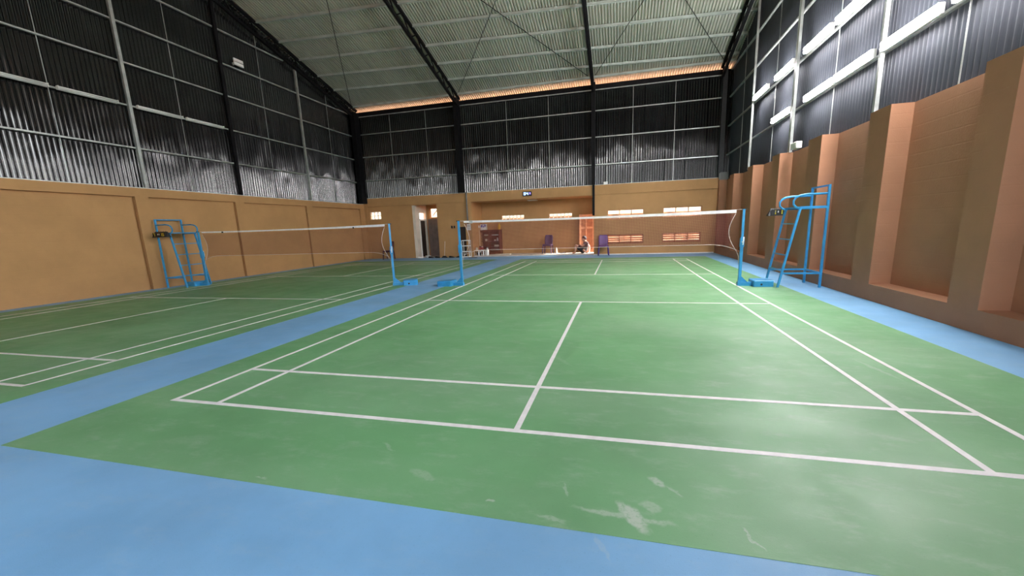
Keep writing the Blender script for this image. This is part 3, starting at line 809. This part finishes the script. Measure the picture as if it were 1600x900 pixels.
for x in (-.075, .06): mb = MB(); mb.bbox(x-.035, x+.035, -.03, 0, 0, .12, .006); mb.build('socket', M['black'], o)

# broom, shoes, bowl near the vestibule
o = tag(empty('broom', (-7.76, 9.30, 0)), 'broom with thin pale handle standing by the back wall', 'broom')
mb = MB(); mb.tube([(0,0,.06),(.02,.12,.80)], .012, 7); mb.build('handle', M['cream'], o)
mb = MB(); mb.add([(-.16,-.05,0),(.16,-.05,0),(.16,.05,0),(-.16,.05,0),(-.06,-.02,.10),(.06,-.02,.10),(.06,.03,.10),(-.06,.03,.10)], [(0,3,2,1),(4,5,6,7),(0,1,5,4),(1,2,6,5),(2,3,7,6),(3,0,4,7)]); mb.build('bristles', M['black'], o)
def shoe(loc, rz, m, label, group):
    o = tag(empty('shoe', loc, rz), label, 'shoe', group)
    out = [(-.13,-.03),(-.06,-.04),(.06,-.045),(.13,-.03),(.15,0),(.13,.03),(.06,.045),(-.06,.04),(-.13,.03),(-.145,0)]
    mb = MB(); mb.prism(out, 0, .022); mb.build('sole', M['black'] if m is not M['white'] else M['galv'], o)
    n = len(out); vs = [(x*.96,y*.94,.022) for x,y in out] + [(x*.7-.03,y*.6,.085 if x<.05 else .055) for x,y in out]
    mb = MB(); mb.add(vs, [(i,(i+1)%n,n+(i+1)%n,n+i) for i in range(n)] + [tuple(range(n,2*n))], True); mb.build('upper', m, o)
    return o
shoe((-9.05,9.28,0), .5, M['white'], 'white shoe nearest the vestibule doorway', 'shoes by the vestibule')
o = tag(empty('bowl', (-8.80,9.62,0)), 'white bowl on the floor at the grey vestibule door', 'bowl')
mb = MB(); mb.lathe([(.07,0),(.15,.10),(.14,.10),(.06,.012)], 16); mb.build('bowl_body', M['white'], o)
for x, y, rz, lb in ((-8.50,9.33,.15,'dark shoe nearest the white bowl'),(-8.12,9.27,-.15,'dark shoe just left of the broom'),
                     (-7.40,9.34,.1,'dark shoe just right of the broom'),(-7.03,9.33,2.95,'dark shoe beside the narrow dark door')):
    shoe((x,y,0), rz, M['black'], lb, 'dark shoes along the back wall')
o = tag(empty('doormat', (-8.55,9.75,0)), 'dark doormat inside the vestibule doorway', 'mat')
mb = MB(); mb.bbox(.12,.42,-.2,.2,0,.02,.005); mb.build('mat', M['dark_door'], o)

# things near the seated person
jar('bottle', (-2.32, 10.25, .05), .045, .26, M['cream'], 'pale bottle standing on the recess floor right of the chair', 'bottle', neck=.45, lid=M['white'])
o = tag(empty('sandal', (-2.0, 10.2, .05), .2), 'dark sandal lying on the recess floor beside the pale bottle', 'sandal')
mb = MB(); mb.prism([(-.14,-.035),(.0,-.045),(.13,-.04),(.15,0),(.13,.04),(0,.045),(-.14,.035)], 0, .025); mb.build('sole', M['black'], o)
mb = MB(); mb.tube([(.03,-.045,.02),(.04,-.02,.06),(.04,.02,.06),(.03,.045,.02)], .012, 6); mb.build('strap', M['grey_purple'], o)

# clock and small boxes on the beams
ck = tag(empty('digital_clock', (-3.5, 9.448, 2.75)), 'black digital clock with glowing figures on the back beam', 'clock')
mb = MB(); mb.bbox(-.21,.21,-.05,0,0,.20,.01); mb.build('case', M['black'], ck)
for x, ch in ((-.16,'0'),(-.0385,'4')): mb = MB(); digits(mb, ch, x, .045, .115, .09, .027, -.05); mb.build('figure', M['led_blue'], ck)
mb = MB(); digits(mb, '8', .105, .075, .075, .055, .016, -.05); mb.build('small_figure', M['led_violet'], ck)
o = tag(empty('ceiling_light', (-3.45, 10.3, 2.585)), 'square cream ceiling light under the recess ceiling', 'light')
mb = MB(); mb.bbox(-.22,.22,-.2,.2,0,.055,.02); mb.build('diffuser', M['cream'], o)
o = tag(empty('loudspeaker', (4.68, 9.36, 2.95)), 'grey box loudspeaker on top of the far right wall corner', 'loudspeaker')
mb = MB(); mb.bbox(-.12,.2,-.12,.06,.0,.30,.015); mb.build('case', M['grey_box'], o); mb = MB(); mb.box(-.135,-.12,-.09,.03,.03,.27); mb.build('grille', M['galv'], o)
o = tag(empty('junction_box', (4.70, 2.24, 2.95)), 'pale box on the right wall beside the wide steel column', 'box')
mb = MB(); mb.bbox(-.06,.06,-.17,.17,0,.15,.01); mb.build('case', M['white'], o); mb = MB(); mb.box(-.065,-.06,-.13,.13,.03,.12); mb.build('lid', M['white_metal'], o)
o = tag(empty('junction_box', (.02, 9.50, 3.066)), 'small white box on the back beam right of the black column', 'box')
mb = MB(); mb.bbox(-.09,.09,-.04,.04,0,.11,.01); mb.build('case', M['white'], o)

# ------------------------------------------------------------------ person sitting on the recess floor
def skinned(name, m, chains, parent, sub=2, root=0):
    """chains: lists of (point, radius); equal points are welded so limbs join in one surface"""
    vs, es, rad, idx = [], [], [], {}
    for ch in chains:
        last = None
        for p, r in ch:
            k = tuple(round(c, 4) for c in p)
            if k not in idx: idx[k] = len(vs); vs.append(k); rad.append(r)
            if last is not None and last != idx[k]: es.append((last, idx[k]))
            last = idx[k]
    me = bpy.data.meshes.new(name); me.from_pydata(vs, es, []); me.update(); me.materials.append(m)
    o = bpy.data.objects.new(name, me); COL.objects.link(o); o.parent = parent
    sk = o.modifiers.new('skin', 'SKIN'); sk.use_smooth_shade = True
    ss = o.modifiers.new('subdivision', 'SUBSURF'); ss.levels = ss.render_levels = sub
    if not me.skin_vertices: return o
    for i, sv in enumerate(me.skin_vertices[0].data):
        sv.radius = (rad[i], rad[i]) if not isinstance(rad[i], tuple) else rad[i]; sv.use_root = (i == root)
    return o
pn = tag(empty('person', (-.98, 9.98, .05)), 'person in grey shirt and black shorts sitting on the floor by the open door', 'person')
pel = (.0, 0, .13); wst = (.07, 0, .27); chs = (.10, 0, .43); nck = (.06, -.01, .545); hdb = (.02, -.02, .60); hd = (-.01, -.03, .665); hdt = (-.015,-.03,.72)
def L3(a, b, t): return tuple(a[i]+(b[i]-a[i])*t for i in range(3))
hipL, hipR = (-.03,-.09,.12), (-.03,.09,.12)
knL, anL, toL = (-.38,-.12,.40), (-.40,-.14,.06), (-.53,-.15,.03)
knR, anR, toR = (-.22,.02,.30), (.10,-.26,.06), (.20,-.30,.04)
shL, shR = (.10,-.17,.48), (.11,.17,.48)
elL, wrL = (-.06,-.23,.34), (-.20,-.14,.40)
elR, wrR = (.24,.20,.26), (.22,.10,.05)
body = [[(pel,.125),(wst,.11),(chs,.125),(nck,.062),(hdb,.082),(hd,.112),(hdt,.09)],
        [(pel,.125),(hipL,.11),(L3(hipL,knL,.5),.092),(knL,.066),(L3(knL,anL,.35),.066),(anL,.042),(toL,.036)],
        [(pel,.125),(hipR,.11),(L3(hipR,knR,.5),.092),(knR,.066),(L3(knR,anR,.35),.066),(anR,.042),(toR,.036)],
        [(chs,.125),(shL,.07),(L3(shL,elL,.5),.055),(elL,.044),(L3(elL,wrL,.4),.042),(wrL,.028)],
        [(chs,.125),(shR,.07),(L3(shR,elR,.5),.055),(elR,.044),(L3(elR,wrR,.4),.042),(wrR,.028)]]
def hand(w, d, side):
    d = Vector(d).normalized(); s = Vector(side).normalized(); w = Vector(w); out = []
    palm = tuple(w + d*.045)
    out.append([(tuple(w), .022), (palm, .024)])
    for i, ln in enumerate((.060,.070,.066,.052)):
        b = w + d*.075 + s*(i-1.5)*.019
        m_ = b + d*ln*.5 + Vector((0,0,-.008)); e = b + d*ln*.85 + Vector((0,0,-.028))
        out.append([(palm, .024), (tuple(b), .0095), (tuple(m_), .0088), (tuple(e), .0075)])
    tb_ = w + d*.03 - s*.035
    out.append([(palm, .024), (tuple(tb_), .010), (tuple(tb_ + d*.03 - s*.012), .009)])
    return out
body += hand(wrL, (-.9,.2,-.25), (0,.8,.3)) + hand(wrR, (.5,-.6,-.2), (.7,.6,0))
skinned('body', M['skin'], body, pn)
skinned('shirt', M['shirt'], [[((.03,0,.12),.15),((.05,0,.20),.16),(wst,.16),(chs,.175),((.085,-.005,.50),.11)],
        [(chs,.175),(shL,.115),(L3(shL,elL,.65),.085)], [(chs,.175),(shR,.115),(L3(shR,elR,.65),.085)]], pn)
skinned('shorts', M['shorts'], [[((.03,0,.19),.15),(pel,.16)], [(pel,.16),(hipL,.145),(L3(hipL,knL,.75),.118)], [(pel,.16),(hipR,.145),(L3(hipR,knR,.75),.118)]], pn)
skinned('hair', M['hair'], [[((.075,-.025,.60),.05),((.065,-.025,.66),.09),((.03,-.028,.715),.115),((-.03,-.032,.735),.10),((-.085,-.034,.725),.05)]], pn)
mb = MB()
for s in (-1, 1): mb.lathe([(.001,-.008),(.008,0),(.001,.008)], 6, (-.098, -.033+s*.030, .668))
mb.build('eye', M['hair'], pn)
mb = MB(); mb.tube([(-.098,-.033,.672),(-.122,-.034,.645),(-.100,-.034,.638)], [.007,.010,.006], 6); mb.build('nose', M['skin'], pn)
mb = MB(); mb.tube([(-.082,-.055,.617),(-.092,-.034,.615),(-.082,-.013,.617)], [.004,.006,.004], 6); mb.build('mouth', M['maroon'], pn)
for s in (-1, 1):
    mb = MB(); mb.tube([(.0,-.03+s*.092,.685),(.008,-.03+s*.098,.665),(.0,-.03+s*.092,.645)], [.008,.012,.007], 6); mb.build('ear', M['skin'], pn)
